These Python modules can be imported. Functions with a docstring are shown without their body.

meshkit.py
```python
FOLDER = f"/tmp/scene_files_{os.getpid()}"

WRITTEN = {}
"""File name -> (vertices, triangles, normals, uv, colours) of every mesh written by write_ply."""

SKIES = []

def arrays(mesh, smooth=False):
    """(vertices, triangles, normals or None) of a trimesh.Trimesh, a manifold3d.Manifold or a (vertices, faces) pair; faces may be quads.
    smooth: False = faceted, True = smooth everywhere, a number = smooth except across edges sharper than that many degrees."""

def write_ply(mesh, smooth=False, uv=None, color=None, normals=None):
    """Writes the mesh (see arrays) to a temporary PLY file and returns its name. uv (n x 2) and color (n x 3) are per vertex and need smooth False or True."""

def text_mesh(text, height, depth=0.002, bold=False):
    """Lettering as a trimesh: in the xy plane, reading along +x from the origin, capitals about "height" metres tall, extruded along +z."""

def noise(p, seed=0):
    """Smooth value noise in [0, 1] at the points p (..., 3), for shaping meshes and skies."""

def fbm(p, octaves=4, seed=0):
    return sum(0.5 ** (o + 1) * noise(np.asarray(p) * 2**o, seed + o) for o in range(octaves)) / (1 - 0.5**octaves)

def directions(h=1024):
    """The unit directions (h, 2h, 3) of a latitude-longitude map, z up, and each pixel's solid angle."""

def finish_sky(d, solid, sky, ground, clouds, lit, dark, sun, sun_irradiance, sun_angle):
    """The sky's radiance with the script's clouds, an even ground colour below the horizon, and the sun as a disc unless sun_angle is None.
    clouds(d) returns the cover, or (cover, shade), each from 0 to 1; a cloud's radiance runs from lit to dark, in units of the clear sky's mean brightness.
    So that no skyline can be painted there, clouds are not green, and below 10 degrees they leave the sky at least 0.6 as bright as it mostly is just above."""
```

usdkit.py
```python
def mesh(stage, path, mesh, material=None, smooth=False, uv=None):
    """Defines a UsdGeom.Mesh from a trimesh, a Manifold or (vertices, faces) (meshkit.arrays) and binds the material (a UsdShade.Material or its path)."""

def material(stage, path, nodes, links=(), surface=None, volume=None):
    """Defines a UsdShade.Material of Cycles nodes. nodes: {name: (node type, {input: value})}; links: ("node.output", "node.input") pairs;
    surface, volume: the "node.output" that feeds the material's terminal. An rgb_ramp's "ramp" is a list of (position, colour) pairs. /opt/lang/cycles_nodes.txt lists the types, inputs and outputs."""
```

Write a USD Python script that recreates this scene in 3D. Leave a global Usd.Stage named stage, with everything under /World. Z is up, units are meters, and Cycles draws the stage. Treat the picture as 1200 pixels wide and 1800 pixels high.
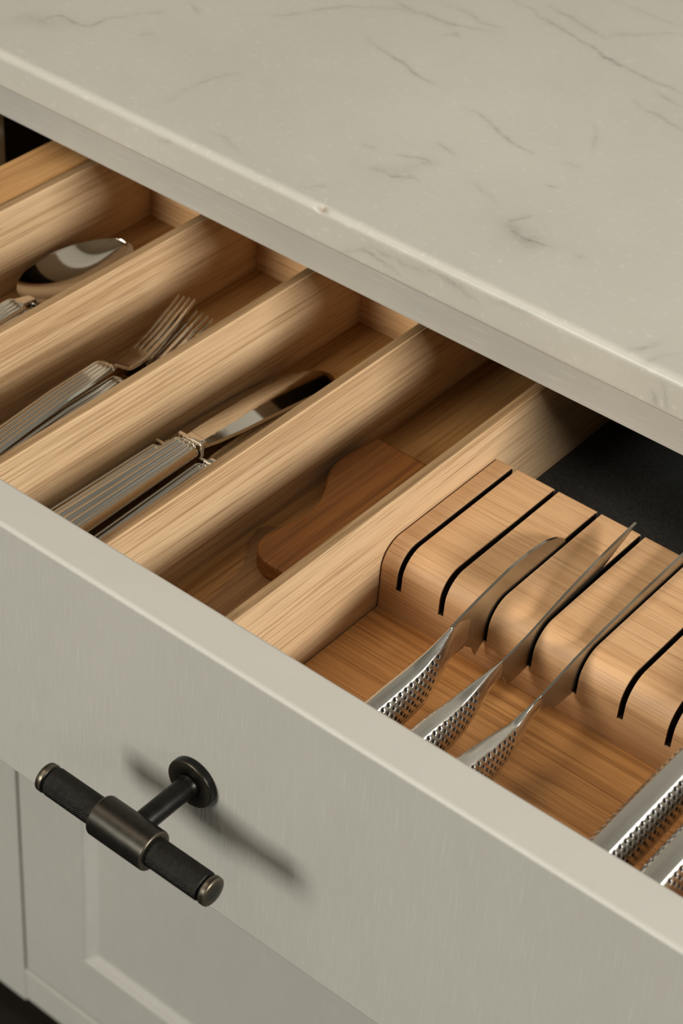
import math, random
import numpy as np, trimesh, manifold3d as m3
import usdkit, meshkit
from pxr import Usd, UsdGeom, UsdLux, UsdShade, Sdf, Gf, Vt

stage = Usd.Stage.CreateInMemory()
UsdGeom.SetStageUpAxis(stage, 'Z')
UsdGeom.SetStageMetersPerUnit(stage, 1.0)
UsdGeom.Xform.Define(stage, '/World')
UsdGeom.Scope.Define(stage, '/World/Looks')
H = 0.885            # height of the open drawer's top edge above the floor; geometry below is given relative to it

# ------------------------------------------------------------------ camera
RIGHT = (0.7775831, 0.6252419, 0.06661146)
DOWN = (0.43897005, -0.46395072, -0.76945112)
FWD = (-0.45018864, 0.62755262, -0.63522271)
EYE = (0.39, -0.472384, 0.5615975 + H)
cam = UsdGeom.Camera.Define(stage, '/World/camera')
cam.AddTransformOp().Set(Gf.Matrix4d(*RIGHT, 0, *[-v for v in DOWN], 0, *[-v for v in FWD], 0, *EYE, 1))
cam.CreateHorizontalApertureAttr(24.0)
cam.CreateVerticalApertureAttr(36.0)
cam.CreateFocalLengthAttr(3632.14 / 1200 * 24.0)
cam.CreateFStopAttr(14.0)
cam.CreateFocusDistanceAttr(0.90)
cam.CreateClippingRangeAttr(Gf.Vec2f(0.02, 100))
cam.CreateExposureAttr(-0.15)

# ------------------------------------------------------------------ light: soft daylight of the room, a window far to the right, a window behind the photographer
dome = UsdLux.DomeLight.Define(stage, '/World/room_daylight')
dome.CreateIntensityAttr(0.012)
dome.CreateColorAttr(Gf.Vec3f(1.0, 0.92, 0.80))


def window_light(name, target, direction, dist, w, h, power, color):
    d = np.array(direction, float); d /= np.linalg.norm(d)
    p = np.array(target, float) + d * dist
    up = np.array([0, 0, 1.0]); xa = np.cross(up, d); xa /= np.linalg.norm(xa); ya = np.cross(d, xa)
    l = UsdLux.RectLight.Define(stage, '/World/' + name)
    l.AddTransformOp().Set(Gf.Matrix4d(*xa, 0, *ya, 0, *d, 0, *p, 1))      # emits along its local -z, towards the target
    l.CreateWidthAttr(w); l.CreateHeightAttr(h); l.CreateIntensityAttr(power); l.CreateColorAttr(Gf.Vec3f(*color))


KEY_EL, KEY_AZ = math.radians(24), math.radians(-4)
window_light('window_daylight_right', (0, .1, H), (math.cos(KEY_EL) * math.cos(KEY_AZ), math.cos(KEY_EL) * math.sin(KEY_AZ), math.sin(KEY_EL)), 2.3, .70, .50, 57.0, (1.0, .985, .95))
window_light('window_daylight_front', (0, -.02, H - .08), (-11.5, -40.2, 18), 3.6, 1.08, 1.08, 28.5, (1.0, 1.0, .93))
window_light('added_highlight_back', (.1, .05, H), (.70, .63, .34), 2.25, .30, .9, 7.5, (1.0, .98, .93))  # unseen narrow light, added to give the steel knife handles white ridge highlights
window_light('ceiling_light', (0, .1, H), (-.42, -.42, 1.0), 2.1, 1.0, .9, 5.0, (1.0, .84, .68))


# ------------------------------------------------------------------ naming helpers
USED = {}


def numbered(parent, name):
    k = (parent, name); n = USED.get(k, 0); USED[k] = n + 1
    return f'{parent}/{name}' + (f'_{n:03d}' if n else '')


def tag(prim, label=None, cat=None, group=None, kind=None):
    for k, v in (('label', label), ('category', cat), ('group', group), ('kind', kind)):
        if v: prim.SetCustomDataByKey(k, v)
    return prim


ORIGIN = {}


def thing(name, label, cat, loc=(0, 0, 0), rot=(0, 0, 0), group=None, kind=None):
    """an Xform at the thing's base; children are given in the drawer's frame and moved to it, or in its own frame when local"""
    p = numbered('/World', name)
    x = UsdGeom.Xform.Define(stage, p)
    x.AddTranslateOp().Set(Gf.Vec3d(loc[0], loc[1], loc[2] + H))
    if any(rot): x.AddRotateXYZOp().Set(Gf.Vec3f(*rot))
    ORIGIN[p] = np.array(loc, float)
    tag(x.GetPrim(), label, cat, group, kind)
    return p


def obj(name, mesh, mat, parent, smooth=35, label=None, local=False, kind=None, attrs=None):
    """one Mesh part under parent (mesh in the drawer's frame unless local)"""
    p = numbered(parent, name)
    top = '/'.join(p.split('/')[:3])
    v, f, n = meshkit.arrays(mesh, smooth)
    if not local: v = v - ORIGIN[top]
    m = usdkit.mesh(stage, p, (v, f), mat)
    if n is not None:
        m.CreateNormalsAttr(Vt.Vec3fArray.FromNumpy(n.astype(np.float32))); m.SetNormalsInterpolation('vertex')
    for k, a in (attrs or {}).items():
        UsdGeom.PrimvarsAPI(m).CreatePrimvar(k, Sdf.ValueTypeNames.FloatArray, 'vertex').Set(Vt.FloatArray.FromNumpy(np.asarray(a, np.float32)))
    tag(m.GetPrim(), label, None, None, kind)
    return p


def flat(name, mesh, mat, label, cat, loc, kind=None, smooth=35, attrs=None):
    """a thing that is one mesh"""
    p = numbered('/World', name)
    ORIGIN[p] = np.array(loc, float)
    v, f, n = meshkit.arrays(mesh, smooth)
    m = usdkit.mesh(stage, p, (v - ORIGIN[p], f), mat)
    if n is not None:
        m.CreateNormalsAttr(Vt.Vec3fArray.FromNumpy(n.astype(np.float32))); m.SetNormalsInterpolation('vertex')
    for k, a in (attrs or {}).items():
        UsdGeom.PrimvarsAPI(m).CreatePrimvar(k, Sdf.ValueTypeNames.FloatArray, 'vertex').Set(Vt.FloatArray.FromNumpy(np.asarray(a, np.float32)))
    UsdGeom.Xformable(m).AddTranslateOp().Set(Gf.Vec3d(loc[0], loc[1], loc[2] + H))
    tag(m.GetPrim(), label, cat, None, kind)
    return p


def copy_of(src, label, loc, rot):
    p = numbered('/World', src.split('/')[-1])
    x = UsdGeom.Xform.Define(stage, p)
    was = stage.GetPrimAtPath(src).GetCustomData()
    x.GetPrim().GetReferences().AddInternalReference(src)
    x.GetPrim().SetInstanceable(True)
    UsdGeom.XformCommonAPI(x)
    x.ClearXformOpOrder()
    x.AddTranslateOp().Set(Gf.Vec3d(loc[0], loc[1], loc[2] + H))
    x.AddRotateXYZOp().Set(Gf.Vec3f(*rot))
    tag(x.GetPrim(), label, was['category'], was.get('group'))
    return p


# ------------------------------------------------------------------ mesh helpers
def CS(pts):
    p = np.array(pts, float); a = (p[:, 0] * np.roll(p[:, 1], -1) - p[:, 1] * np.roll(p[:, 0], -1)).sum()
    return m3.CrossSection([p if a > 0 else p[::-1]])


def tri(m):
    a = m.to_mesh(); return trimesh.Trimesh(a.vert_properties[:, :3], a.tri_verts, process=False)


def rbox(x0, x1, y0, y1, z0, z1, r=.0012, seg=12):
    r = min(r, (x1 - x0) / 2.01, (y1 - y0) / 2.01, (z1 - z0) / 2.01)
    s = m3.Manifold.sphere(r, seg)
    return m3.Manifold.batch_hull([s.translate((x, y, z)) for x in (x0 + r, x1 - r) for y in (y0 + r, y1 - r) for z in (z0 + r, z1 - r)])


def box(x0, x1, y0, y1, z0, z1):
    return m3.Manifold.cube((x1 - x0, y1 - y0, z1 - z0)).translate((x0, y0, z0))


def grid(P, wrap_v=False, cap=False):
    """P (nu, nv, 3) -> mesh; wrap_v joins the last column to the first; cap closes both ends with fans"""
    nu, nv = P.shape[:2]
    V = P.reshape(-1, 3); F = []
    i, j = np.meshgrid(np.arange(nu - 1), np.arange(nv if wrap_v else nv - 1), indexing='ij')
    a = i * nv + j; b = i * nv + (j + 1) % nv; c = (i + 1) * nv + (j + 1) % nv; d = (i + 1) * nv + j
    F = np.concatenate([np.stack([a, b, c], -1).reshape(-1, 3), np.stack([a, c, d], -1).reshape(-1, 3)])
    if cap:
        V = np.vstack([V, P[0].mean(0), P[-1].mean(0)]); k = np.arange(nv); k2 = (k + 1) % nv
        F = np.vstack([F, np.stack([np.full(nv, nu * nv), k2, k], -1), np.stack([np.full(nv, nu * nv + 1), (nu - 1) * nv + k, (nu - 1) * nv + k2], -1)])
    m = trimesh.Trimesh(V, F, process=False)
    if m.volume < 0 and (cap or wrap_v): m = trimesh.Trimesh(V, F[:, ::-1], process=False)
    return m


def lathe(profile, axis='x', n=64, wear=None):
    """profile [(along, radius)], closed at both ends; returns mesh and per-vertex wear"""
    t = np.linspace(0, 2 * np.pi, n, endpoint=False); pr = np.array(profile, float)
    A = np.repeat(pr[:, 0][:, None], n, 1); C = pr[:, 1][:, None] * np.cos(t); S = pr[:, 1][:, None] * np.sin(t)
    P = np.stack([A, C, S], -1) if axis == 'x' else np.stack([C, A, S], -1)
    m = grid(P, True, True)
    w = np.zeros(len(m.vertices))
    if wear is not None: w[:len(pr) * n] = np.repeat(np.asarray(wear, float), n)
    return m, w


def smoothed(m, edge, it=8):
    m = tri(m.refine_to_length(edge))
    trimesh.smoothing.filter_taubin(m, .5, .52, it)
    return m


# ------------------------------------------------------------------ materials
def look(name, nodes, links, surface='p.BSDF'):
    return usdkit.material(stage, '/World/Looks/' + name, nodes, links, surface=surface)


def oak(name, axis, light, mid, dark, streak=.55, bold=.35, rough=.5, pore=1.0, fine=1.0):
    """oak with its grain along one axis: soft rings, darker streaks, short pores"""
    k = {'x': 0, 'y': 1, 'z': 2}[axis]

    def s(across, along): v = [across] * 3; v[k] = along; return tuple(v)
    n = {'g': ('geometry', {}),
         'ma': ('mapping', {'scale': s(55, 3.2)}), 'na': ('noise_texture', {'scale': 1.0, 'detail': 4.0, 'roughness': .6, 'distortion': .6}),
         'mb': ('mapping', {'scale': s(420 * fine, 8)}), 'nb': ('noise_texture', {'scale': 1.0, 'detail': 3.0, 'roughness': .65}),
         'mc': ('mapping', {'scale': s(1150 * fine, 22)}), 'nc': ('noise_texture', {'scale': 1.0, 'detail': 2.0, 'roughness': .5}),
         'ra': ('rgb_ramp', {'ramp': [(.25, dark), (.46, mid), (.70, light)]}),
         'rb': ('rgb_ramp', {'ramp': [(.38, (.66, .585, .50)), (.49, (1, 1, 1)), (.72, (1.0, 1.0, 1.0))]}),
         'rc': ('rgb_ramp', {'ramp': [(.33, (.48, .40, .32)), (.42, (1, 1, 1))]}),
         'x1': ('mix', {'mix_type': 'multiply', 'fac': streak}), 'x2': ('mix', {'mix_type': 'multiply', 'fac': min(1.0, .55 * pore)}),
         'wm': ('mapping', {'scale': s(95, 1.6)}), 'wn': ('noise_texture', {'scale': 1.0, 'detail': 2.0, 'roughness': .5, 'distortion': 1.6}),
         'wr': ('rgb_ramp', {'ramp': [(.30, (.42, .33, .25)), (.42, (1, 1, 1)), (.56, (1, 1, 1)), (.60, (.62, .54, .45)), (.66, (1, 1, 1))]}),
         'x3': ('mix', {'mix_type': 'multiply', 'fac': bold}),
         'b': ('bump', {'strength': .18, 'distance': .0006}),
         'p': ('principled_bsdf', {'roughness': rough, 'specular_ior_level': .35})}
    l = [('g.position', 'ma.vector'), ('ma.vector', 'na.vector'), ('g.position', 'mb.vector'), ('mb.vector', 'nb.vector'), ('g.position', 'mc.vector'), ('mc.vector', 'nc.vector'),
         ('na.fac', 'ra.fac'), ('nb.fac', 'rb.fac'), ('nc.fac', 'rc.fac'), ('ra.color', 'x1.color1'), ('rb.color', 'x1.color2'), ('x1.color', 'x2.color1'), ('rc.color', 'x2.color2'),
         ('g.position', 'wm.vector'), ('wm.vector', 'wn.vector'), ('wn.fac', 'wr.fac'), ('x2.color', 'x3.color1'), ('wr.color', 'x3.color2'),
         ('x3.color', 'p.base_color'), ('nc.fac', 'b.height'), ('b.normal', 'p.normal')]
    return look(name, n, l)


def paint(name, col, brush=(1500, 45, 40), strength=.45, rough=.44, dist=.0006):
    """hand-brushed satin paint, the brush marks along the short axis of the scale"""
    return look(name, {'g': ('geometry', {}), 'm': ('mapping', {'scale': brush}), 'n': ('noise_texture', {'scale': 1.0, 'detail': 2.0, 'roughness': .55}),
                       'm2': ('mapping', {'scale': (22, 22, 9)}), 'n2': ('noise_texture', {'scale': 1.0, 'detail': 3.0}),
                       'r': ('rgb_ramp', {'ramp': [(.3, tuple(.955 * c for c in col)), (.7, col)]}),
                       'rs': ('rgb_ramp', {'ramp': [(.54, (0, 0, 0)), (.70, (1, 1, 1))]}), 'mx': ('mix', {'fac': 0.0, 'color2': tuple(min(1, c * 1.22) for c in col)}),
                       'k': ('math', {'math_type': 'multiply', 'value2': .40}), 'b': ('bump', {'strength': strength, 'distance': dist}), 'sn': ('separate_xyz', {}), 'fz': ('math', {'math_type': 'subtract', 'value1': 1.0, 'use_clamp': True}), 'fs': ('math', {'math_type': 'multiply', 'value2': strength}), 'fk': ('math', {'math_type': 'multiply'}),
                       'p': ('principled_bsdf', {'roughness': rough, 'specular_ior_level': .4})},
                [('g.position', 'm.vector'), ('m.vector', 'n.vector'), ('g.position', 'm2.vector'), ('m2.vector', 'n2.vector'), ('n2.fac', 'r.fac'), ('n.fac', 'b.height'), ('b.normal', 'p.normal'),
                 ('n.fac', 'rs.fac'), ('rs.color', 'k.value1'), ('g.normal', 'sn.vector'), ('sn.z', 'fz.value2'), ('fz.value', 'fs.value1'), ('fs.value', 'b.strength'), ('k.value', 'fk.value1'), ('fz.value', 'fk.value2'), ('fk.value', 'mx.fac'), ('r.color', 'mx.color1'), ('mx.color', 'p.base_color')])


def plain(name, col, rough=.5, metal=0.0, spec=.5, scale=60, vary=.12, bump=0.0):
    n = {'g': ('geometry', {}), 'n': ('noise_texture', {'scale': scale, 'detail': 3.0}), 'r': ('rgb_ramp', {'ramp': [(.3, tuple(c * (1 - vary) for c in col)), (.7, col)]}),
         'p': ('principled_bsdf', {'roughness': rough, 'metallic': metal, 'specular_ior_level': spec})}
    l = [('g.position', 'n.vector'), ('n.fac', 'r.fac'), ('r.color', 'p.base_color')]
    if bump:
        n['b'] = ('bump', {'strength': bump, 'distance': .0005}); l += [('n.fac', 'b.height'), ('b.normal', 'p.normal')]
    return look(name, n, l)


PAINT = (.47, .45, .402)
M_paint = paint('grey_paint', PAINT)
M_paint_h = paint('grey_paint_rail', PAINT, (40, 900, 900), strength=.12)
M_oak_y = oak('oak_tray', 'y', (.66, .465, .272), (.61, .415, .232), (.535, .345, .182), streak=.75, bold=.16, fine=1.55, pore=1.15)
M_oak_side = oak('oak_drawer_side', 'y', (.56, .32, .13), (.49, .265, .10), (.38, .195, .07))
M_oak_floor = oak('oak_tray_floor', 'y', (0.558, 0.309, 0.119), (0.451, 0.238, 0.083), (0.309, 0.149, 0.048), bold=.6)
M_oak_board = oak('oak_floor_board', 'x', (0.840, 0.462, 0.176), (0.689, 0.353, 0.126), (0.454, 0.210, 0.067), bold=.62, streak=.5, rough=.42)
M_block = oak('oak_knife_block', 'x', (0.634, 0.387, 0.203), (0.576, 0.338, 0.166), (0.499, 0.274, 0.125), bold=.15, streak=.42, pore=.75, fine=1.5)
M_spatula = oak('oak_spatula', 'y', (0.320, 0.180, 0.080), (0.256, 0.136, 0.056), (0.176, 0.088, 0.036), bold=.6)
M_paddle = oak('dark_wood_paddle', 'y', (0.276, 0.109, 0.024), (0.202, 0.074, 0.015), (0.110, 0.037, 0.007), bold=.4, streak=.7, rough=.5)
M_oak_x = oak('oak_tray_back', 'x', (0.694, 0.426, 0.213), (0.605, 0.358, 0.168), (0.470, 0.258, 0.112))
M_edging = oak('oak_edging', 'y', (.36, .23, .115), (.30, .185, .088), (.22, .125, .055))
M_slot_shade = plain('slot_shade_dark', (.030, .018, .010), .8, spec=.2)  # near-black colour standing in for the shade deep inside the slots
M_dark = plain('dark_interior', (.045, .041, .037), .7, spec=.25)
M_mat = plain('black_liner', (.075, .075, .07), .65, spec=.2, scale=900, vary=.5, bump=.3)
M_plinth = plain('dark_plinth', (.012, .011, .010), .6)
M_silver = plain('polished_silver', (.70, .67, .61), .055, 1.0, scale=40, vary=.05)
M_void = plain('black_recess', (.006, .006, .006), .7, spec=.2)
M_plaster = plain('pale_plaster', (.44, .425, .39), .8, scale=8)
M_floor = oak('dark_floorboards', 'x', (.022, .016, .011), (.016, .012, .008), (.010, .008, .006))


def brushed(name, col, rough, scale):
    return look(name, {'g': ('geometry', {}), 'm': ('mapping', {'scale': scale}), 'n': ('noise_texture', {'scale': 1.0, 'detail': 2.0}),
                       'r': ('map_range', {'from_min': .3, 'from_max': .7, 'to_min': rough - .04, 'to_max': rough + .05}), 'b': ('bump', {'strength': .015, 'distance': .0002}),
                       'p': ('principled_bsdf', {'metallic': 1.0, 'base_color': col})},
                [('g.position', 'm.vector'), ('m.vector', 'n.vector'), ('n.fac', 'r.value'), ('r.result', 'p.roughness'), ('n.fac', 'b.height'), ('b.normal', 'p.normal')])


M_steel = brushed('satin_steel', (.76, .735, .68), .20, (2500, 60, 2500))
M_blade = plain('blade_steel', (.52, .49, .43), .26, 1.0, scale=30, vary=.06)

M_bronze = look('dark_bronze', {'g': ('geometry', {}), 'n': ('noise_texture', {'scale': 260, 'detail': 3.0}), 'a': ('attribute', {'attribute': 'wear'}),
                                'r': ('rgb_ramp', {'ramp': [(.3, (.017, .016, .0145)), (.7, (.027, .026, .023))]}), 'mx': ('mix', {'color2': (.30, .245, .17)}),
                                'p': ('principled_bsdf', {'metallic': .9, 'roughness': .36})},
                [('g.position', 'n.vector'), ('n.fac', 'r.fac'), ('r.color', 'mx.color1'), ('a.fac', 'mx.fac'), ('mx.color', 'p.base_color')])

M_marble = look('marble', {'g': ('geometry', {}), 'v': ('attribute', {'attribute': 'vein'}), 'c': ('attribute', {'attribute': 'chip'}),
                           'n1': ('noise_texture', {'scale': 7.0, 'detail': 4.0, 'roughness': .6}), 'r1': ('rgb_ramp', {'ramp': [(.32, (.435, .42, .365)), (.7, (.49, .472, .412))]}),
                           'm2': ('mapping', {'scale': (230, 300, 250)}), 'n2': ('noise_texture', {'scale': 1.0, 'detail': 3.0, 'roughness': .6}), 'r2': ('rgb_ramp', {'ramp': [(.58, (0, 0, 0)), (.72, (1, 1, 1))]}),
                           'k2': ('math', {'math_type': 'multiply', 'value2': .30}), 'xs': ('mix', {'color2': (.64, .62, .56)}),
                           'n3': ('noise_texture', {'scale': 210, 'detail': 3.0}), 'r3': ('map_range', {'from_min': .3, 'from_max': .65, 'to_min': .45, 'to_max': 1.15}),
                           'kv': ('math', {'math_type': 'multiply', 'use_clamp': True}), 'xv': ('mix', {'color2': (.165, .165, .135)}),
                           'xc': ('mix', {'color2': (.34, .255, .20)}),
                           'p': ('principled_bsdf', {'roughness': .36, 'specular_ior_level': .4})},
                [('g.position', 'n1.vector'), ('n1.fac', 'r1.fac'), ('g.position', 'm2.vector'), ('m2.vector', 'n2.vector'), ('n2.fac', 'r2.fac'), ('r2.color', 'k2.value1'), ('k2.value', 'xs.fac'),
                 ('r1.color', 'xs.color1'), ('g.position', 'n3.vector'), ('n3.fac', 'r3.value'), ('r3.result', 'kv.value1'), ('v.fac', 'kv.value2'), ('kv.value', 'xv.fac'),
                 ('xs.color', 'xv.color1'), ('xv.color', 'xc.color1'), ('c.fac', 'xc.fac'), ('xc.color', 'p.base_color')])
VEINS = [
(1.1, 0.55, [(-349.3, 234.2), (-345.1, 232.9), (-340.4, 238.8), (-340.5, 247.4), (-337.5, 249.5), (-326.9, 246.4), (-318.8, 251.0), (-319.6, 262.6), (-313.5, 275.9), (-302.7, 291.2)]),
(9, 0.22, [(-350.4, 223.5), (-345.9, 235.9), (-331.9, 243.0)]),
(1.0, 0.4, [(-298.1, 308.0), (-293.0, 305.5), (-288.7, 302.1)]),
(1.0, 0.35, [(-272.6, 317.2), (-262.4, 328.9), (-254.9, 336.8), (-247.1, 354.0), (-241.9, 367.5), (-220.7, 386.0), (-198.7, 393.2)]),
(1.2, 0.35, [(-292.9, 264.1), (-290.3, 269.6)]),
(1.4, 0.25, [(-237.5, 215.9), (-235.5, 230.6), (-236.7, 240.6), (-236.5, 255.6), (-230.2, 268.3)]),
(1.2, 0.22, [(-199.4, 213.8), (-188.3, 211.6), (-175.8, 207.9)]),
(1.3, 0.5, [(-226.7, 393.8), (-213.3, 391.8), (-202.5, 393.2), (-187.2, 393.5), (-175.3, 398.2), (-163.1, 405.2)]),
(1.6, 0.35, [(-201.6, 410.2), (-188.9, 411.6), (-175.0, 408.4), (-164.4, 409.7)]),
(1.5, 0.3, [(-181.3, 380.3), (-178.6, 387.0), (-173.3, 383.9)]),
(0.9, 0.65, [(-210.0, 347.3), (-189.4, 340.6), (-175.3, 337.1), (-164.9, 334.3), (-160.2, 333.0), (-155.2, 332.8), (-151.9, 331.8)]),
(0.9, 0.55, [(-126.7, 323.9), (-112.2, 321.2), (-101.3, 315.8), (-87.8, 311.6), (-73.1, 308.3)]),
(1.0, 0.65, [(-180.3, 443.0), (-163.2, 440.7), (-152.8, 436.7), (-135.0, 432.8), (-117.2, 428.4), (-106.2, 422.8), (-94.3, 421.3), (-79.0, 419.8), (-64.3, 418.9), (-53.5, 418.5)]),
(1.2, 0.5, [(-162.8, 451.3), (-146.7, 450.1), (-128.5, 445.5), (-119.6, 442.2)]),
(1.2, 0.35, [(-120.3, 444.3), (-109.3, 455.9), (-101.9, 467.6), (-89.3, 476.9)]),
(1.2, 0.3, [(-141.0, 484.7), (-126.0, 485.1), (-112.4, 484.4), (-93.7, 484.1)]),
(1.0, 0.4, [(-65.9, 410.2), (-45.3, 405.1)]),
(1.1, 0.35, [(-69.3, 393.4), (-56.4, 389.5), (-36.3, 384.8), (-29.0, 383.9)]),
(1.2, 0.3, [(-68.4, 356.0), (-60.9, 347.2), (-55.1, 335.3)]),
(1.0, 0.4, [(-138.2, 256.3), (-131.8, 257.3)]),
(1.2, 0.45, [(-124.5, 239.0), (-118.0, 241.8), (-109.1, 241.7), (-105.5, 248.3), (-98.4, 248.0)]),
(1.1, 0.45, [(-120.5, 260.9), (-108.9, 266.4), (-102.6, 265.1)]),
(1.0, 0.4, [(-114.3, 283.0), (-106.9, 282.6), (-99.6, 279.8)]),
(6, 0.22, [(-124.5, 239.0), (-109.5, 246.6), (-104.3, 267.3)]),
(1.1, 0.85, [(-44.6, 246.5), (-40.3, 245.1), (-36.1, 243.7), (-30.5, 241.7), (-24.2, 242.4), (-18.5, 243.9)]),
(6, 0.4, [(-47.1, 246.8), (-38.9, 244.5), (-28.4, 241.0), (-23.2, 242.8)]),
(1.6, 0.5, [(-44.6, 246.5), (-44.3, 251.7), (-42.8, 257.6), (-41.7, 261.6)]),
(1.0, 0.5, [(-6.4, 247.1), (-2.7, 246.8)]),
(1.0, 0.55, [(-50.6, 290.9), (-45.9, 291.9)]),
(1.3, 0.25, [(-78.3, 266.0), (-68.2, 262.0), (-60.0, 258.4)]),
(1.1, 0.3, [(-57.2, 315.0), (-49.5, 314.2)]),
(1.2, 0.35, [(-105.4, 243.1), (-102.9, 249.4)]),
(1.2, 0.35, [(-110.3, 262.7), (-102.3, 263.8)]),
(1.4, 0.35, [(52.6, 197.9), (57.7, 207.6), (62.0, 214.2)]),
(1.4, 0.25, [(59.8, 191.3), (71.4, 214.4)]),
(1.2, 0.35, [(-133.1, 204.0), (-129.6, 210.5), (-125.4, 211.7)]),
(1.0, 0.5, [(-102.4, 178.3), (-91.4, 182.0), (-88.6, 184.5), (-84.4, 183.3), (-77.2, 181.3), (-68.8, 180.8)]),
(1.3, 0.35, [(-86.3, 188.1), (-77.8, 187.5), (-63.8, 187.4), (-50.5, 188.5)]),
(1.2, 0.4, [(-56.0, 190.9), (-42.5, 189.4), (-23.1, 185.9)]),
(1.0, 0.4, [(69.1, 183.7), (72.8, 178.2)]),
(1.0, 0.35, [(72.5, 190.2), (77.2, 179.6)]),
(1.2, 0.3, [(-279.6, 177.9), (-269.6, 176.3)]),
(1.0, 0.3, [(-218.8, 188.8), (-211.3, 190.9)]),
(1.5, 0.3, [(-18.3, 192.1), (6.7, 191.8)]),
]

# ------------------------------------------------------------------ the room
FY = .2158                                   # plane of the cabinet's face frame
flat('floor', tri(box(-2.38, 3.2, -3.0, 1.78, -H - .03, -H)), M_floor, 'dark wooden floor in front of the cabinets', 'floor', (0, 0, -H), 'structure', smooth=False)
flat('wall_back', tri(box(-2.3, 3.2, 1.70, 1.78, -H, 1.95)), M_plaster, 'pale plaster wall far behind the worktop', 'wall', (0, 1.70, -H), 'structure', smooth=False)
flat('wall_left', tri(box(-2.38, -2.3, -3.0, 1.78, -H, 1.95)), M_plaster, 'pale plaster wall at the left end of the room', 'wall', (-2.3, 0, -H), 'structure', smooth=False)
flat('ceiling', tri(box(-2.38, 3.2, -3.0, 1.78, 1.95, 2.0)), M_plaster, 'pale plaster ceiling over the kitchen', 'ceiling', (0, 0, 1.95), 'structure', smooth=False)

# ------------------------------------------------------------------ worktop
CT, CB, CY, CBK = .0555, .0355, FY - .020, .868
R_ = .0042
xs = np.concatenate([np.linspace(-1.10, -.46, 9)[:-1], np.arange(-.46, .13, .0011), np.linspace(.13, 1.10, 12)])
prof = [(CBK, CB), (CY + .10, CB), (CY + .0012, CB), (CY + .0004, CB + .0004), (CY, CB + .0012)]
prof += [(CY, z) for z in np.arange(CB + .0024, CT - R_ - .0005, .0012)]
prof += [(CY + R_ - R_ * math.cos(a), CT - R_ + R_ * math.sin(a)) for a in np.linspace(0, math.pi / 2, 9)]
prof += [(y, CT) for y in np.arange(CY + R_ + .0012, .57, .0012)] + [(.60, CT), (.70, CT), (CBK, CT), (CBK, (CT + CB) / 2)]
prof = np.array(prof)
P = np.zeros((len(xs), len(prof), 3)); P[..., 0] = xs[:, None]; P[..., 1] = prof[:, 0]; P[..., 2] = prof[:, 1]
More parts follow.
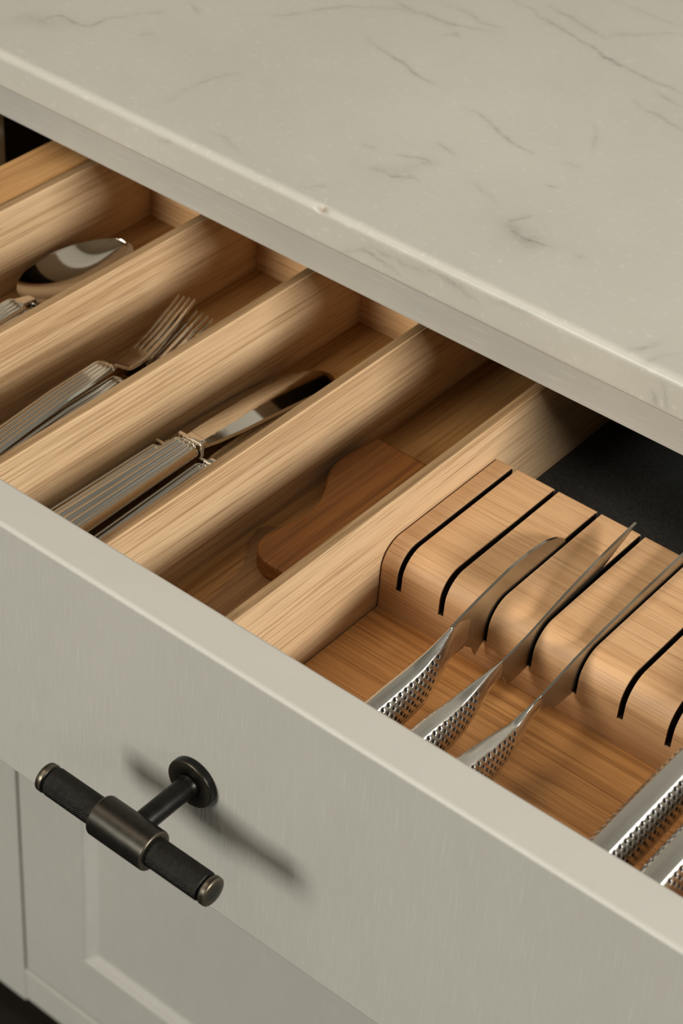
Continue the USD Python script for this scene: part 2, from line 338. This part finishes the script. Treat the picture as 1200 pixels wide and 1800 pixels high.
# chip in the arris
ch = np.exp(-(((P[..., 0] + .1165) / .0026) ** 2)) * np.exp(-(((P[..., 1] - CY - .0008) / .0016) ** 2 + ((P[..., 2] - CT + .0008) / .0018) ** 2))
P[..., 2] -= .0012 * ch; P[..., 1] += .0010 * ch
S_ = np.where(P[..., 2] > CT - .0015, P[..., 1], CY - (CT - P[..., 2]))      # the stone's face unrolled round the arris, metres
U = np.stack([P[..., 0], S_], -1)
wob = np.stack([meshkit.fbm(np.dstack([P * 120]), 4, 3) - .5, meshkit.fbm(np.dstack([P * 120]), 4, 9) - .5], -1)
U2 = U + wob * .0065
vein = np.zeros(U.shape[:2])
fade = .45 + .9 * meshkit.fbm(P * 90, 3, 21)
for w, s, L in VEINS:
    L = np.array(L) / 1000
    lo, hi = L.min(0) - .02, L.max(0) + .02
    sel = (U[..., 0] > lo[0]) & (U[..., 0] < hi[0]) & (U[..., 1] > lo[1]) & (U[..., 1] < hi[1])
    q = U2[sel] if w < 4 else U[sel]
    best = np.full(len(q), 9.0); along = np.zeros(len(q)); n = len(L) - 1
    for i in range(n):
        a, b = L[i], L[i + 1]; t = np.clip(((q - a) @ (b - a)) / max((b - a) @ (b - a), 1e-12), 0, 1)
        d = np.linalg.norm(q - a - t[:, None] * (b - a), axis=1)
        along = np.where(d < best, (i + t) / n, along); best = np.minimum(best, d)
    taper = .35 + .65 * np.sin(np.pi * np.clip(along, .04, .96))
    ww = w / 1000
    g = s * taper * (np.exp(-(best / (ww * .85)) ** 2) + .22 * np.exp(-(best / (ww * 3.2)) ** 2)) * fade[sel]
    vein[sel] = np.maximum(vein[sel], .88 * g)
chip = np.clip(ch * 1.1, 0, 1)
top = grid(P, True)
flat('countertop', top, M_marble, 'pale grey-green veined marble worktop with a chipped front edge', 'worktop', (0, CY, CB), smooth=True, attrs={'vein': vein.ravel(), 'chip': chip.ravel()})

# ------------------------------------------------------------------ base cabinets
DL, DR = -.3675, .300          # opening


def panel_door(cab, x0, x1, z0, z1, name='door', stile=.063):
    """framed door: four rails round a raised field with a sloping moulding"""
    th = .022
    frame = rbox(x0, x1, FY, FY + th, z0, z1, .0012) - box(x0 + stile, x1 - stile, FY - .01, FY + th + .01, z0 + stile, z1 - stile)
    d = obj(name, tri(frame), M_paint, cab)
    a, b, c, e = x0 + stile, x1 - stile, z0 + stile, z1 - stile
    w, dp = .0105, .0050
    o = [(a, c), (b, c), (b, e), (a, e)]; i = [(a + w, c + w), (b - w, c + w), (b - w, e - w), (a + w, e - w)]
    ring = [np.array([(x, FY + yy, z) for x, z in pts]) for pts, yy in ((o, .0012), ([(x * .7 + u * .3, z * .7 + v * .3) for (x, z), (u, v) in zip(o, i)], .0020), ([(x * .25 + u * .75, z * .25 + v * .75) for (x, z), (u, v) in zip(o, i)], .0040), (i, dp), (i, th - .002), (o, th - .002))]
    obj('moulding', grid(np.array(ring), True), M_paint, d, smooth=False)
    obj('field_panel', tri(box(a + w * .8, b - w * .8, FY + dp, FY + th - .004, c + w * .8, e - w * .8)), M_paint, d, smooth=False)
    return d


def put(mesh, off): mesh.apply_translation(off); return mesh


def pull(dr, hx, hz, hy):
    """knurled T-bar pull on a drawer front"""
    hcx = np.array([hx, hy, hz])
    m, w = lathe([(-.0002, .0117), (-.0008, .0119), (-.0032, .0119), (-.0039, .0117), (-.0042, .0112), (-.0042, .0070)], 'y', 96, [0, 0, 0, .12, .25, 0])
    rose = obj('pull_rose', put(m, hcx), M_bronze, dr, attrs={'wear': w}, smooth=True)
    m, w = lathe([(-.0042, .0060), (-.0050, .0053), (-.0070, .0049), (-.0340, .0049)], 'y', 48)
    obj('pull_stem', put(m, hcx), M_bronze, dr, attrs={'wear': w}, smooth=True)
    bx = hcx + np.array([-.0008, -.0402, -.0002])
    sl = .0150
    m, w = lathe([(-sl, .0060), (-sl, .0083), (-sl + .0003, .0089), (-sl + .0010, .0092), (sl - .0010, .0092), (sl - .0003, .0089), (sl, .0083), (sl, .0060)], 'x', 96, [0, .25, .55, .05, .05, .55, .25, 0])
    obj('pull_sleeve', put(m, bx), M_bronze, dr, attrs={'wear': w}, smooth=True, label='smooth central sleeve of the dark bronze pull')
    for s in (-1, 1):
        # knurled grip: diamond relief on a cylinder
        na, nt = 250, 300
        A = np.linspace(sl - .002, .0425, na); T = np.linspace(0, 2 * np.pi, nt, endpoint=False)
        aa, tt = np.meshgrid(A, T, indexing='ij')
        pitch = .00115; nteeth = 36
        u = aa / pitch; v_ = tt * nteeth / (2 * np.pi)
        k = np.minimum(1 - np.abs(((u + v_) % 1) * 2 - 1), 1 - np.abs(((u - v_) % 1) * 2 - 1))
        edge = np.clip(np.minimum((aa - sl + .002) / .0005, (.0425 - aa) / .0008), 0, 1)
        r = .00625 + .00044 * k * edge - .0004 * (1 - edge)
        Pk = np.stack([s * aa, r * np.cos(tt), r * np.sin(tt)], -1) + bx
        g = grid(Pk, True, True)
        ww = np.zeros(len(g.vertices)); ww[:na * nt] = (np.clip((k - .62) * 1.6, 0, 1) * .5 * edge).ravel()
        obj('pull_grip', g, M_bronze, dr, attrs={'wear': ww}, smooth=True, label='knurled grip of the dark bronze pull')
        m, w = lathe([(s * a, r) for a, r in ((.0421, .0050), (.0425, .0056), (.0430, .0058), (.0434, .0062), (.0438, .0066), (.0456, .0066), (.0463, .0064), (.0467, .0058), (.0468, .0030))], 'x', 72, [0, 0, 0, .1, .45, .04, .75, .30, .02])
        obj('pull_end_cap', put(m, bx), M_bronze, dr, attrs={'wear': w}, smooth=True)


def carcass(x0, x1, ox0, ox1, label, closed):
    c = thing('base_cabinet', label, 'cabinet', ((x0 + x1) / 2, FY, -H))
    z1 = CB
    obj('top_rail', tri(rbox(ox0, ox1, FY, FY + .016, .003, z1 - .0002, .0006)), M_paint_h, c)
    obj('stile', tri(rbox(x0, ox0, FY, FY + .016, -.7865, z1 - .0002, .0012)), M_paint, c)
    obj('stile', tri(rbox(ox1, x1, FY, FY + .016, -.7865, z1 - .0002, .0012)), M_paint, c)
    obj('middle_rail', tri(rbox(ox0, ox1, FY, FY + .022, -.190, -.1525, .0012)), M_paint_h, c)
    obj('bottom_rail', tri(rbox(ox0, ox1, FY, FY + .022, -.7825, -.7470, .0012)), M_paint_h, c)
    obj('side_panel', tri(box(x0, x0 + .018, FY + .0165, .84, -.7825, z1 - .0002)), M_dark, c, smooth=False)
    obj('side_panel', tri(box(x1 - .018, x1, FY + .0165, .84, -.7825, z1 - .0002)), M_dark, c, smooth=False)
    obj('back_panel', tri(box(x0 + .018, x1 - .018, .832, .84, -.7825, z1 - .0002)), M_dark, c, smooth=False)
    obj('bottom_panel', tri(box(x0 + .018, x1 - .018, FY + .0165, .832, -.7825, -.765)), M_dark, c, smooth=False)
    obj('top_panel', tri(box(x0 + .018, x1 - .018, FY + .0165, .832, .017, z1 - .0002)), M_dark, c, smooth=False)
    obj('plinth', tri(box(x0, x1, FY + .060, FY + .078, -H, -.7825)), M_plinth, c, smooth=False)
    obj('plinth', tri(box(x0, x1, .80, .818, -H, -.7825)), M_plinth, c, smooth=False)
    panel_door(c, ox0 + .0022, ox1 - .0022, -.7440, -.1930)
    if closed: pull(obj('drawer', tri(rbox(ox0 + .0022, ox1 - .0022, FY, FY + .022, -.1495, .0005, .0016)), M_paint, c), (ox0 + ox1) / 2, -.0748, FY)
    return c


carcass(-.430, .3625, DL, DR, 'grey painted base cabinet with the open drawer and framed door under the marble', False)
carcass(-1.090, -.4305, -1.030, -.4905, 'closed grey base cabinet left of the one with the open drawer', True)
carcass(.3630, 1.090, .4230, 1.030, 'closed grey base cabinet right of the one with the open drawer', True)

# ------------------------------------------------------------------ the open drawer
ZT, ZF, ZC = -.006, -.0635, -.0565           # top of the tray's dividers, drawer floor, floor of the tray's compartments
dr = thing('drawer', 'open drawer with a hand-painted grey front and oak sides', 'drawer', (-.033, 0, -.1495))
obj('front', tri(rbox(DL + .0025, DR - .0025, -.022, 0, -.1495, 0, .0021, 20)), M_paint, dr, smooth=50)
obj('side', tri(rbox(-.3260, -.2972, .0003, .4752, -.135, ZT, .0012)), M_oak_side, dr, label='left oak side of the drawer')
obj('side', tri(rbox(.2480, .2768, .0003, .4752, -.135, ZT, .0012)), M_oak_side, dr, label='right oak side of the drawer')
obj('back', tri(rbox(-.2970, .2478, .4600, .4750, -.125, ZT, .0012)), M_oak_board, dr)
obj('bottom', tri(box(-.2970, .2478, .0004, .4598, -.0790, -.0700)), M_oak_floor, dr, smooth=False)
pull(dr, .0042, -.0748, -.022)

# ------------------------------------------------------------------ cutlery tray insert
DIV = [-.2966, -.2180, -.1460, -.0755, -.0052]
DT = .0052
tray = thing('cutlery_tray', 'oak cutlery tray with five long dividers inside the drawer', 'cutlery tray', (-.15, .2, -.0697))
YB = .2688


def divider(x, y1):
    """a thin upright oak board"""
    r, s = .0006, m3.Manifold.sphere(.0006, 12)
    return tri(m3.Manifold.batch_hull([s.translate((px, py, pz)) for py in (.0030 + r, y1 - r) for px, pz in ((x + r, ZF - .0055 + r), (x + DT - r, ZF - .0055 + r), (x + DT - r, ZT - r), (x + r, ZT - r))]))


for i, x in enumerate(DIV):
    y1 = .4590 if i in (0, 3, 4) else YB + .004
    d = obj('divider', divider(x, y1), M_oak_y, tray)
    obj('edging', tri(rbox(x + .0002, x + DT - .0007, .0034, y1 - .0004, ZT - .0012, ZT + .0004, .0004)), M_edging, d, label='darker oak edging strip along the top of the divider')
for a, b in ((0, 1), (1, 2), (2, 3)):
    obj('back_rail', tri(box(DIV[a] + DT + .0002, DIV[b] - .0002, YB, YB + .010, ZC, ZT - .001)), M_oak_x, tray, smooth=False)
for a in range(4):
    obj('compartment_floor', tri(box(DIV[a] + DT + .0002, DIV[a + 1] - .0002, .0030, YB if a < 3 else .4590, ZF - .0060, ZC)), M_oak_floor, tray, smooth=False)

# ------------------------------------------------------------------ knife section
flat('knife_floor_board', tri(box(.0006, .2470, .0030, .1960, ZF - .0060, ZF)), M_oak_board, 'oak board with bold dark grain lying under the kitchen knives', 'board', (.12, .1, ZF - .006), smooth=False)
flat('drawer_liner', tri(box(.0006, .2470, .1970, .4585, ZF - .0060, ZF - .0010)), M_mat, 'black mat at the back of the drawer behind the knife block', 'mat', (.12, .33, ZF - .006), smooth=False)
BF, BB, BT = .1042, .1915, -.0280
r = .0125
pts = [(BF, ZF + .0002), (BB, ZF + .0002), (BB, BT - .0012), (BB - .0004, BT - .0004), (BB - .0012, BT)]
pts += [(BF + r - r * math.sin(a), BT - r + r * math.cos(a)) for a in np.linspace(0, math.pi / 2, 15)]
cs = CS(pts)
blk = m3.Manifold.extrude(cs, .2438)          # profile in (y, z), extruded along x
blk = blk.transform(np.array([[0, 0, 1, .0009], [1, 0, 0, 0], [0, 1, 0, 0]], float))
SLOT = [.0110 + .0235 * i for i in range(10)]
for s in SLOT:
    blk = blk - box(s - .00145, s + .00145, .09, .21, -.0485, .0)
kb = thing('knife_block', 'slotted wooden in-drawer knife block with a rounded front', 'knife block', (.1228, .148, ZF))
obj('body', tri(blk), M_block, kb, smooth=28)
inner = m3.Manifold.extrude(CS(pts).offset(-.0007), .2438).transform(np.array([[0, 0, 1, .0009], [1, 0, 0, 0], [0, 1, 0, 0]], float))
for s in SLOT:  # added thin liners that paint the slot walls as dark as their shade
    obj('slot_shade_lining', tri((inner ^ box(s - .00142, s + .00142, .09, .21, -.0484, .0)) - box(s - .00128, s + .00128, .08, .22, -.0482, .01)), M_slot_shade, kb, smooth=False)

# ------------------------------------------------------------------ kitchen knives
def kitchen_knife(label, slot, blade, stations, dim_y, c_off=0.0, lean=0.0):
    """blade: outline in (y, z); stations: (y, half width, centre z, half height) of the hollow steel handle, from its end to its neck"""
    x0 = slot
    kn = thing('kitchen_knife', label, 'knife', (x0, .06, ZF), group='dimpled steel kitchen knives in the block')
    b = m3.Manifold.extrude(CS(blade), .0013).translate((0, 0, -.00065)).refine_to_length(.004)
    b = b.transform(np.array([[0, 0, 1, 0], [1, 0, 0, 0], [0, 1, 0, 0]], float))
    zmin, zmax = min(p[1] for p in blade), max(p[1] for p in blade)

    def thin(v):
        v = np.array(v)
        t = np.clip((v[:, 2] - zmin) / (zmax - zmin), .06, 1) ** .6
        v[:, 0] = v[:, 0] * t + x0 + lean * np.clip(v[:, 1] - .10, 0, 1)
        return v
    obj('blade', tri(b.warp_batch(thin)), M_blade, kn, smooth=30)
    st = np.array(stations, float)
    ny, nt = 300, 230
    y = np.linspace(st[0, 0], st[-1, 0], ny)
    from scipy.interpolate import PchipInterpolator
    a, c, h = (PchipInterpolator(st[:, 0], st[:, k])(y) for k in (1, 2, 3))
    c = c + c_off
    # faceted section: a flat back, flanks widest a little above the middle, a narrow belly; corners eased
    poly = np.array([(-.50, 1.0), (.50, 1.0), (1.0, .18), (.78, -.60), (.28, -1.0), (-.28, -1.0), (-.78, -.60), (-1.0, .18)])
    dense = np.concatenate([poly[i] + (poly[(i + 1) % 8] - poly[i]) * np.linspace(0, 1, 60, endpoint=False)[:, None] for i in range(8)])
    for _ in range(240): dense = .5 * dense + .25 * (np.roll(dense, 1, 0) + np.roll(dense, -1, 0))
    dense = .52 * dense + .48 * dense / np.linalg.norm(dense, axis=1, keepdims=True) * [1.0, 1.0]
    seg = np.concatenate([[0], np.cumsum(np.linalg.norm((np.roll(dense, -1, 0) - dense) * [.007, .0125], axis=1))])
    pick = np.linspace(0, seg[-1], nt, endpoint=False); loop = np.vstack([dense, dense[:1]])
    sx_, sz_ = np.interp(pick, seg, loop[:, 0]), np.interp(pick, seg, loop[:, 1])
    X = a[:, None] * sx_[None] * 1.03; Z = c[:, None] + h[:, None] * sz_[None] * 1.03
    # a soft shoulder along each flank: the upper faces slope like a roof
    P = np.stack([x0 + X, np.repeat(y[:, None], nt, 1), Z], -1)
    butt = np.clip((y - y[0]) / .0018, 0, 1); butt = np.sqrt(1 - (1 - butt) ** 2) * .6 + .4
    P[..., 0] = x0 + (P[..., 0] - x0) * butt[:, None]; P[..., 2] = c[:, None] + (P[..., 2] - c[:, None]) * butt[:, None]
    base = P.copy()
    N = np.cross(np.gradient(base, axis=0), np.gradient(base, axis=1)); N /= np.linalg.norm(N, axis=-1, keepdims=True) + 1e-12
    mid = ny // 2
    if np.mean((N * (base - np.stack([np.full_like(X, x0), base[..., 1], np.repeat(c[:, None], nt, 1)], -1))).sum(-1)) < 0: N = -N
    # dimples: staggered rows on both flanks, each a shallow cup with a black bottom
    depth = np.zeros((ny, nt)); discs = []
    ds = np.linalg.norm(np.diff(base, axis=1, append=base[:, :1]), axis=-1)
    rows = np.arange(dim_y[0], dim_y[1], -.0039)
    for side in (1, -1):
        for ri, yy in enumerate(rows):
            iy = int(np.clip(round((yy - y[0]) / (y[1] - y[0])), 0, ny - 1))
            cum = np.concatenate([[0], np.cumsum(ds[iy])])[:-1]
            top_i = int(np.argmin(np.abs(base[iy, :, 0] - x0) + 9.0 * (base[iy, :, 2] < c[iy])))
            fwd = base[iy, (top_i + 3) % nt, 0] > base[iy, top_i, 0]
            order = (top_i + np.arange(nt)) % nt if (side == 1) == bool(fwd) else (top_i - np.arange(nt)) % nt      # from the ridge down the right (or left) flank
            arc = np.concatenate([[0], np.cumsum(ds[iy][order])])[:-1]
            first = dim_y[2]
            n = min(1 + ri, dim_y[3])
            for q in range(n):
                target = first * (.45 + .55 * min(1, a[iy] / a.max())) + .0026 * q
                kk = int(np.argmin(np.abs(arc - target)))
                it = order[kk]
                if kk > nt * .46: continue
                yc = yy + .00195 * q
                iy2 = int(np.clip(round((yc - y[0]) / (y[1] - y[0])), 3, ny - 4))
                ctr = base[iy2, it]
                i0, i1 = max(0, iy2 - 9), min(ny, iy2 + 10)
                d = np.linalg.norm(base[i0:i1] - ctr, axis=-1)
                depth[i0:i1] = np.maximum(depth[i0:i1], .00030 * np.sqrt(np.clip(1 - (d / .00108) ** 2, 0, 1)))
                discs.append((ctr, N[iy2, it]))
    P = base - N * depth[..., None]
    hd = obj('handle', grid(P, True, True), M_steel, kn, smooth=True)
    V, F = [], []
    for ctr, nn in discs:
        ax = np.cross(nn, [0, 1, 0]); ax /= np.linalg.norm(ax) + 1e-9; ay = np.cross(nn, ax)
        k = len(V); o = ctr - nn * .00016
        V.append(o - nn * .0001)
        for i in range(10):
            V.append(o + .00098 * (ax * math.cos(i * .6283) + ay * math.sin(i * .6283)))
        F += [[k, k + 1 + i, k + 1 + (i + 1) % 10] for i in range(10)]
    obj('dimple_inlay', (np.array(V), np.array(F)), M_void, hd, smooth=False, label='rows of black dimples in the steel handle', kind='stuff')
    return kn


# first: a short broad-bladed knife whose blunt tip curves down into its slot
kitchen_knife('first dimpled steel kitchen knife from the left, blunt blade tip curving down into its slot', SLOT[2],
              [(.076, -.0208), (.095, -.0175), (.117, -.0148), (.131, -.0147), (.1455, -.0167), (.155, -.0205), (.1607, -.0245), (.165, -.031), (.167, -.040), (.160, -.0455), (.140, -.0478), (.1045, -.0479), (.1010, -.0500),
               (.0985, -.0530), (.0965, -.0500), (.0942, -.0453), (.0883, -.0402), (.082, -.0402), (.076, -.0400)], [(.0020, .0074, -.0402, .0124), (.030, .0074, -.0400, .0124), (.050, .0068, -.0398, .0122), (.0622, .0052, -.0380, .0117), (.0709, .0032, -.0340, .0104), (.080, .0012, -.0306, .0098), (.090, .0006, -.0296, .0100)], (.0640, .006, .0050, 6))
# second: a narrow blade whose point rises clear of the block
kitchen_knife('second dimpled steel kitchen knife from the left, narrow blade point rising above the block', SLOT[3],
              [(.074, -.0292), (.0815, -.0292), (.0900, -.0284), (.1012, -.0268), (.118, -.0240), (.1299, -.0220), (.156, -.0190), (.1845, -.0175), (.1800, -.0198), (.166, -.0245), (.152, -.0300), (.135, -.0390), (.115, -.0465), (.1045, -.0479), (.0885, -.0485),
               (.0874, -.0485), (.0862, -.0440), (.0840, -.0400), (.0780, -.0382), (.074, -.0385)], [(.0020, .0072, -.0392, .0120), (.030, .0070, -.0394, .0116), (.0476, .0060, -.0397, .0106), (.062, .0040, -.0375, .0086), (.072, .0020, -.0348, .0060), (.0815, .0007, -.0338, .0046)], (.0600, .006, .0048, 5), lean=-.020)
# third: longer and straighter, its spine standing just above the block
kitchen_knife('third dimpled steel kitchen knife from the left, long straight spine just above the block', SLOT[4],
              [(.070, -.0300), (.0765, -.0298), (.085, -.0285), (.1001, -.0258), (.1214, -.0238), (.152, -.0220), (.186, -.0212), (.205, -.0235), (.2200, -.0300), (.210, -.0350), (.190, -.0410), (.160, -.0460), (.1045, -.0479), (.0890, -.0462),
               (.0872, -.0462), (.0850, -.0420), (.0822, -.0398), (.0765, -.0388), (.070, -.0392)], [(.0020, .0075, -.0384, .0130), (.0179, .0073, -.0386, .0128), (.038, .0063, -.0398, .0108), (.0554, .0042, -.0400, .0082), (.066, .0020, -.0362, .0056), (.0765, .0007, -.0343, .0045)], (.0540, .006, .0048, 5))
# two big knives at the right, seen only by their broad handles
for i, (lab, dz, sl_) in enumerate((('fourth dimpled steel kitchen knife from the left, broad handle cut by the frame', 0, SLOT[7]), ('rightmost dimpled steel kitchen knife, its broad handle mostly out of frame', .003, SLOT[8]))):
    kitchen_knife(lab, sl_, [(.094, -.0110 + dz), (.130, -.0095 + dz), (.190, -.0125), (.225, -.022), (.232, -.034), (.20, -.045), (.1045, -.0479), (.1030, -.0520), (.1010, -.0520), (.098, -.042), (.094, -.0330 + dz)],
                  [(.0020, .0088, -.0241 + dz, .0138), (.040, .0090, -.0241 + dz, .0140), (.070, .0086, -.0238 + dz, .0136), (.084, .0064, -.0232 + dz, .0128), (.094, .0030, -.0225 + dz, .0118), (.104, .0009, -.0220 + dz, .0112)],
                  (.0840, .006, .0058, 6))


# ------------------------------------------------------------------ cutlery
def reeded_handle(y0, y1, w0, w1, th, zc, relief=.0008, reeds=5, n=60):
    """a flat handle swept along y with rounded lengthwise reeds on its face; zc(y) its middle height"""
    y = np.linspace(y0, y1, n); t = (y - y0) / (y1 - y0)
    w = (w0 + (w1 - w0) * t) / 2
    e0 = np.clip((y - y0) / .007, 0, 1); e1 = np.clip((y1 - y) / .0035, 0, 1)
    w = w * np.sqrt(1 - (1 - e0) ** 2 * .98) * (.62 + .38 * np.sqrt(1 - (1 - e1) ** 2))
    k = 71
    u = np.linspace(-1, 1, k)
    lift = np.clip(np.minimum(e0, e1) * 1.3, 0, 1)
    topz = th / 2 * (1 - u ** 6)[None] + relief * (np.abs(np.cos(u * reeds * np.pi / 2)) - .45)[None] * lift[:, None] * (1 - np.abs(u) ** 8)[None]
    topz = topz * (.55 + .45 * lift[:, None])
    ub = np.linspace(1, -1, 20)[1:-1]
    botz = -th / 2 * (1 - ub ** 4)[None] * np.ones((n, 1))
    X = np.concatenate([w[:, None] * u[None], w[:, None] * ub[None]], 1)
    Z = np.concatenate([topz, botz], 1) + zc(y)[:, None]
    return grid(np.stack([X, np.repeat(y[:, None], X.shape[1], 1), Z], -1), True, True)


def shell(outline, depth, rim, th=.0013, nu=60, nv=41):
    """a spoon bowl: outline(t) half width along t in 0..1 over length rim[1]-rim[0]"""
    t = (1 - np.cos(np.linspace(0, np.pi, nu))) / 2
    v = np.sin(np.linspace(-np.pi / 2, np.pi / 2, nv))
    y = rim[0] + (rim[1] - rim[0]) * t
    w = outline(t)
    zr = rim[2](t)
    X = w[:, None] * v[None]
    d = depth(t)[:, None] * (1 - np.abs(v) ** 2.2)[None]
    up = np.stack([X, np.repeat(y[:, None], nv, 1), zr[:, None] - d], -1)
    dn = np.stack([X * .985, np.repeat(y[:, None], nv, 1), zr[:, None] - d - th * (1 - np.abs(v) ** 6)[None] - .0002], -1)
    return grid(np.concatenate([up, dn[:, ::-1]], 1), True, True)


def make_spoon(label, loc, rot):
    s = thing('spoon', label, 'spoon', loc, rot, group='spoons in the left compartment')
    out = lambda t: .0220 * np.clip(np.sin(np.pi * np.clip(t, 0, 1) ** .96), 0, 1) ** .52 * (1 - .04 * t) + .0012
    obj('bowl', shell(out, lambda t: .0086 * np.sin(np.pi * np.clip(t, .02, .98)) ** .8, (0, .0770, lambda t: .0102 + .0015 * (2 * t - 1) ** 2)), M_silver, s, smooth=True, local=True)
    obj('neck', smoothed(m3.Manifold.hull_points([(x, y, z) for x, y, z in [(-.0035, -.006, .0110), (.0035, -.006, .0110), (-.0035, -.006, .0136), (.0035, -.006, .0136), (-.0028, .005, .0090), (.0028, .005, .0090), (-.0028, .005, .0114), (.0028, .005, .0114)]]), .0008, 6), M_silver, s, smooth=True, local=True)
    obj('handle', reeded_handle(-.125, -.004, .019, .0125, .0030, lambda y: .0122 - .04 * np.abs(y + .03) * (y < -.03)), M_silver, s, smooth=True, local=True)
    return s


def make_fork(label, loc, rot):
    s = thing('fork', label, 'fork', loc, rot, group='forks in the second compartment')
    hw = .0074
    pts = [(-.0030, -.006), (.0030, -.006), (.0042, -.001), (.0066, .0024), (hw, .0060), (hw + .0002, .019)]
    tw, gap = .0027, .0011
    cen = [(-1.5 + i) * (tw + gap) for i in range(4)]
    right = []
    for c in reversed(cen):
        k = c * .96
        right += [(c + tw / 2, .024), (k + tw * .40, .050), (k + .0004, .0600), (k - .0004, .0600), (k - tw * .40, .050), (c - tw / 2, .024)]
        if c != cen[0]: right += [(c - tw / 2 - gap * .5 + .0003, .0205), (c - tw / 2 - gap * .5 - .0003, .0205)]
    pts = pts + right + [(-hw - .0002, .019), (-hw, .0060), (-.0066, .0024), (-.0042, -.001)]
    m = m3.Manifold.extrude(CS(pts), .0020)
    m = smoothed(m, .0008, 4)
    v = m.vertices.copy(); y = v[:, 1]
    v[:, 2] += .0125 - .0045 * (1 - np.cos(np.clip((y + .004) / .010, 0, 1) * np.pi)) / 2 + .0125 * np.clip((y - .017) / .043, 0, 1) ** 1.4
    m = trimesh.Trimesh(v, m.faces, process=False)
    obj('tines', m, M_silver, s, smooth=True, local=True)
    obj('handle', reeded_handle(-.125, -.003, .019, .0150, .0032, lambda y: .0140 - .05 * np.abs(y + .04) * (y < -.04)), M_silver, s, smooth=True, local=True)
    return s


def make_table_knife(label, loc, rot):
    s = thing('table_knife', label, 'knife', loc, rot, group='silver table knives in the third compartment')
    left = [(-.0058, .0035), (-.0070, .012), (-.0085, .030), (-.0096, .048), (-.0098, .066), (-.0086, .081), (-.0060, .0915), (-.0015, .0985), (.0030, .1010), (.0070, .1000), (.0095, .0955), (.0098, .088)]
    right = [(.0088, .060), (.0080, .030), (.0068, .012), (.0055, .0035)]
    m = m3.Manifold.extrude(CS(left + right), .0020).refine_to_length(.0016)

    def lens(v):
        v = np.array(v); u = np.clip(v[:, 0] / .0098, -1, 1)
        v[:, 2] = .0078 - .092 * np.clip(v[:, 1], 0, 1) - .157 * np.clip(v[:, 0] - .003 + .08 * np.clip(v[:, 1], 0, 1), 0, 1) + (v[:, 2] - .0010) * np.clip(1.05 - .95 * u * u * (u < 0), .15, 1.1)
        return v
    obj('blade', tri(m.warp_batch(lens)), M_silver, s, smooth=50, local=True)
    obj('bolster', tri(rbox(-.0078, .0078, -.0012, .0012, .0030, .0116, .0011, 20)), M_silver, s, smooth=40, local=True)
    obj('tang', tri(rbox(-.0056, .0056, .0008, .0062, .0050, .0100, .0018, 20)), M_silver, s, smooth=40, local=True)
    obj('handle', reeded_handle(-.112, -.0008, .0222, .0156, .0092, lambda y: .0070 + 0 * y, relief=.0010, reeds=5), M_silver, s, smooth=True, local=True)
    return s


sp = make_spoon('upper silver spoon of the pair in the left compartment', (-.2640, .1450, ZC + .0031), (0, 0, 1.5))
copy_of(sp, 'lower silver spoon, its bowl rim peeping out under the upper one', (-.2608, .1450, ZC + .0002), (0, 0, 0.6))
fk = make_fork('upper silver fork, its four tines rising from the pair in the second compartment', (-.1962, .1415, ZC - .0032), (0, -11, 2.5))
copy_of(fk, 'lower silver fork, tines showing right of the upper fork', (-.1872, .1395, ZC - .0070), (0, 0, 1.5))
tk = make_table_knife('uppermost silver table knife with a tan-lit blade, handle fully in view', (-.1205, .1125, ZC + .0085), (0, 0, -.5))
copy_of(tk, 'silver table knife half hidden right of the uppermost one, against the divider', (-.1066, .1118, ZC + .0012), (1.5, 0, 1.6))
copy_of(tk, 'lowest silver table knife, only its bolster showing left of the uppermost handle', (-.1310, .1080, ZC + .0012), (1.5, 0, -1.0))

# ------------------------------------------------------------------ wooden tools in the fourth compartment
left = [(-.0632, .1832), (-.0650, .1700), (-.0656, .1552), (-.0631, .1457), (-.0562, .1348), (-.0526, .1265), (-.0508, .1173), (-.0530, .1029), (-.0553, .0929), (-.0550, .0865), (-.0512, .0800), (-.0446, .0763)]
ax = -.0355
right = [(2 * ax - x, y) for x, y in reversed(left)]
pad = m3.Manifold.extrude(CS(left + right), .0095).translate((0, 0, ZC + .0019))
flat('wooden_paddle', smoothed(pad, .0016, 22), M_paddle, 'dark brown wooden paddle with a rounded handle end, in the fourth compartment', 'paddle', (ax, .12, ZC + .0019), smooth=40)
left = [(-.0500, .1090), (-.0600, .1085), (-.0655, .1055), (-.0677, .0999), (-.0649, .0914), (-.0592, .0831), (-.0548, .0743), (-.0526, .0626), (-.0515, .0548), (-.0500, .030), (-.0480, .008)]
right = [(-.0240, .008), (-.0225, .055), (-.0160, .080), (-.0120, .095), (-.0180, .105), (-.0300, .109)]
flat('wooden_spatula', tri(m3.Manifold.extrude(CS(left + right), .0016).translate((0, 0, ZC + .0001))), M_spatula, 'thin oak spatula lying flat beneath the dark wooden paddle', 'spatula', (-.04, .08, ZC), smooth=False)
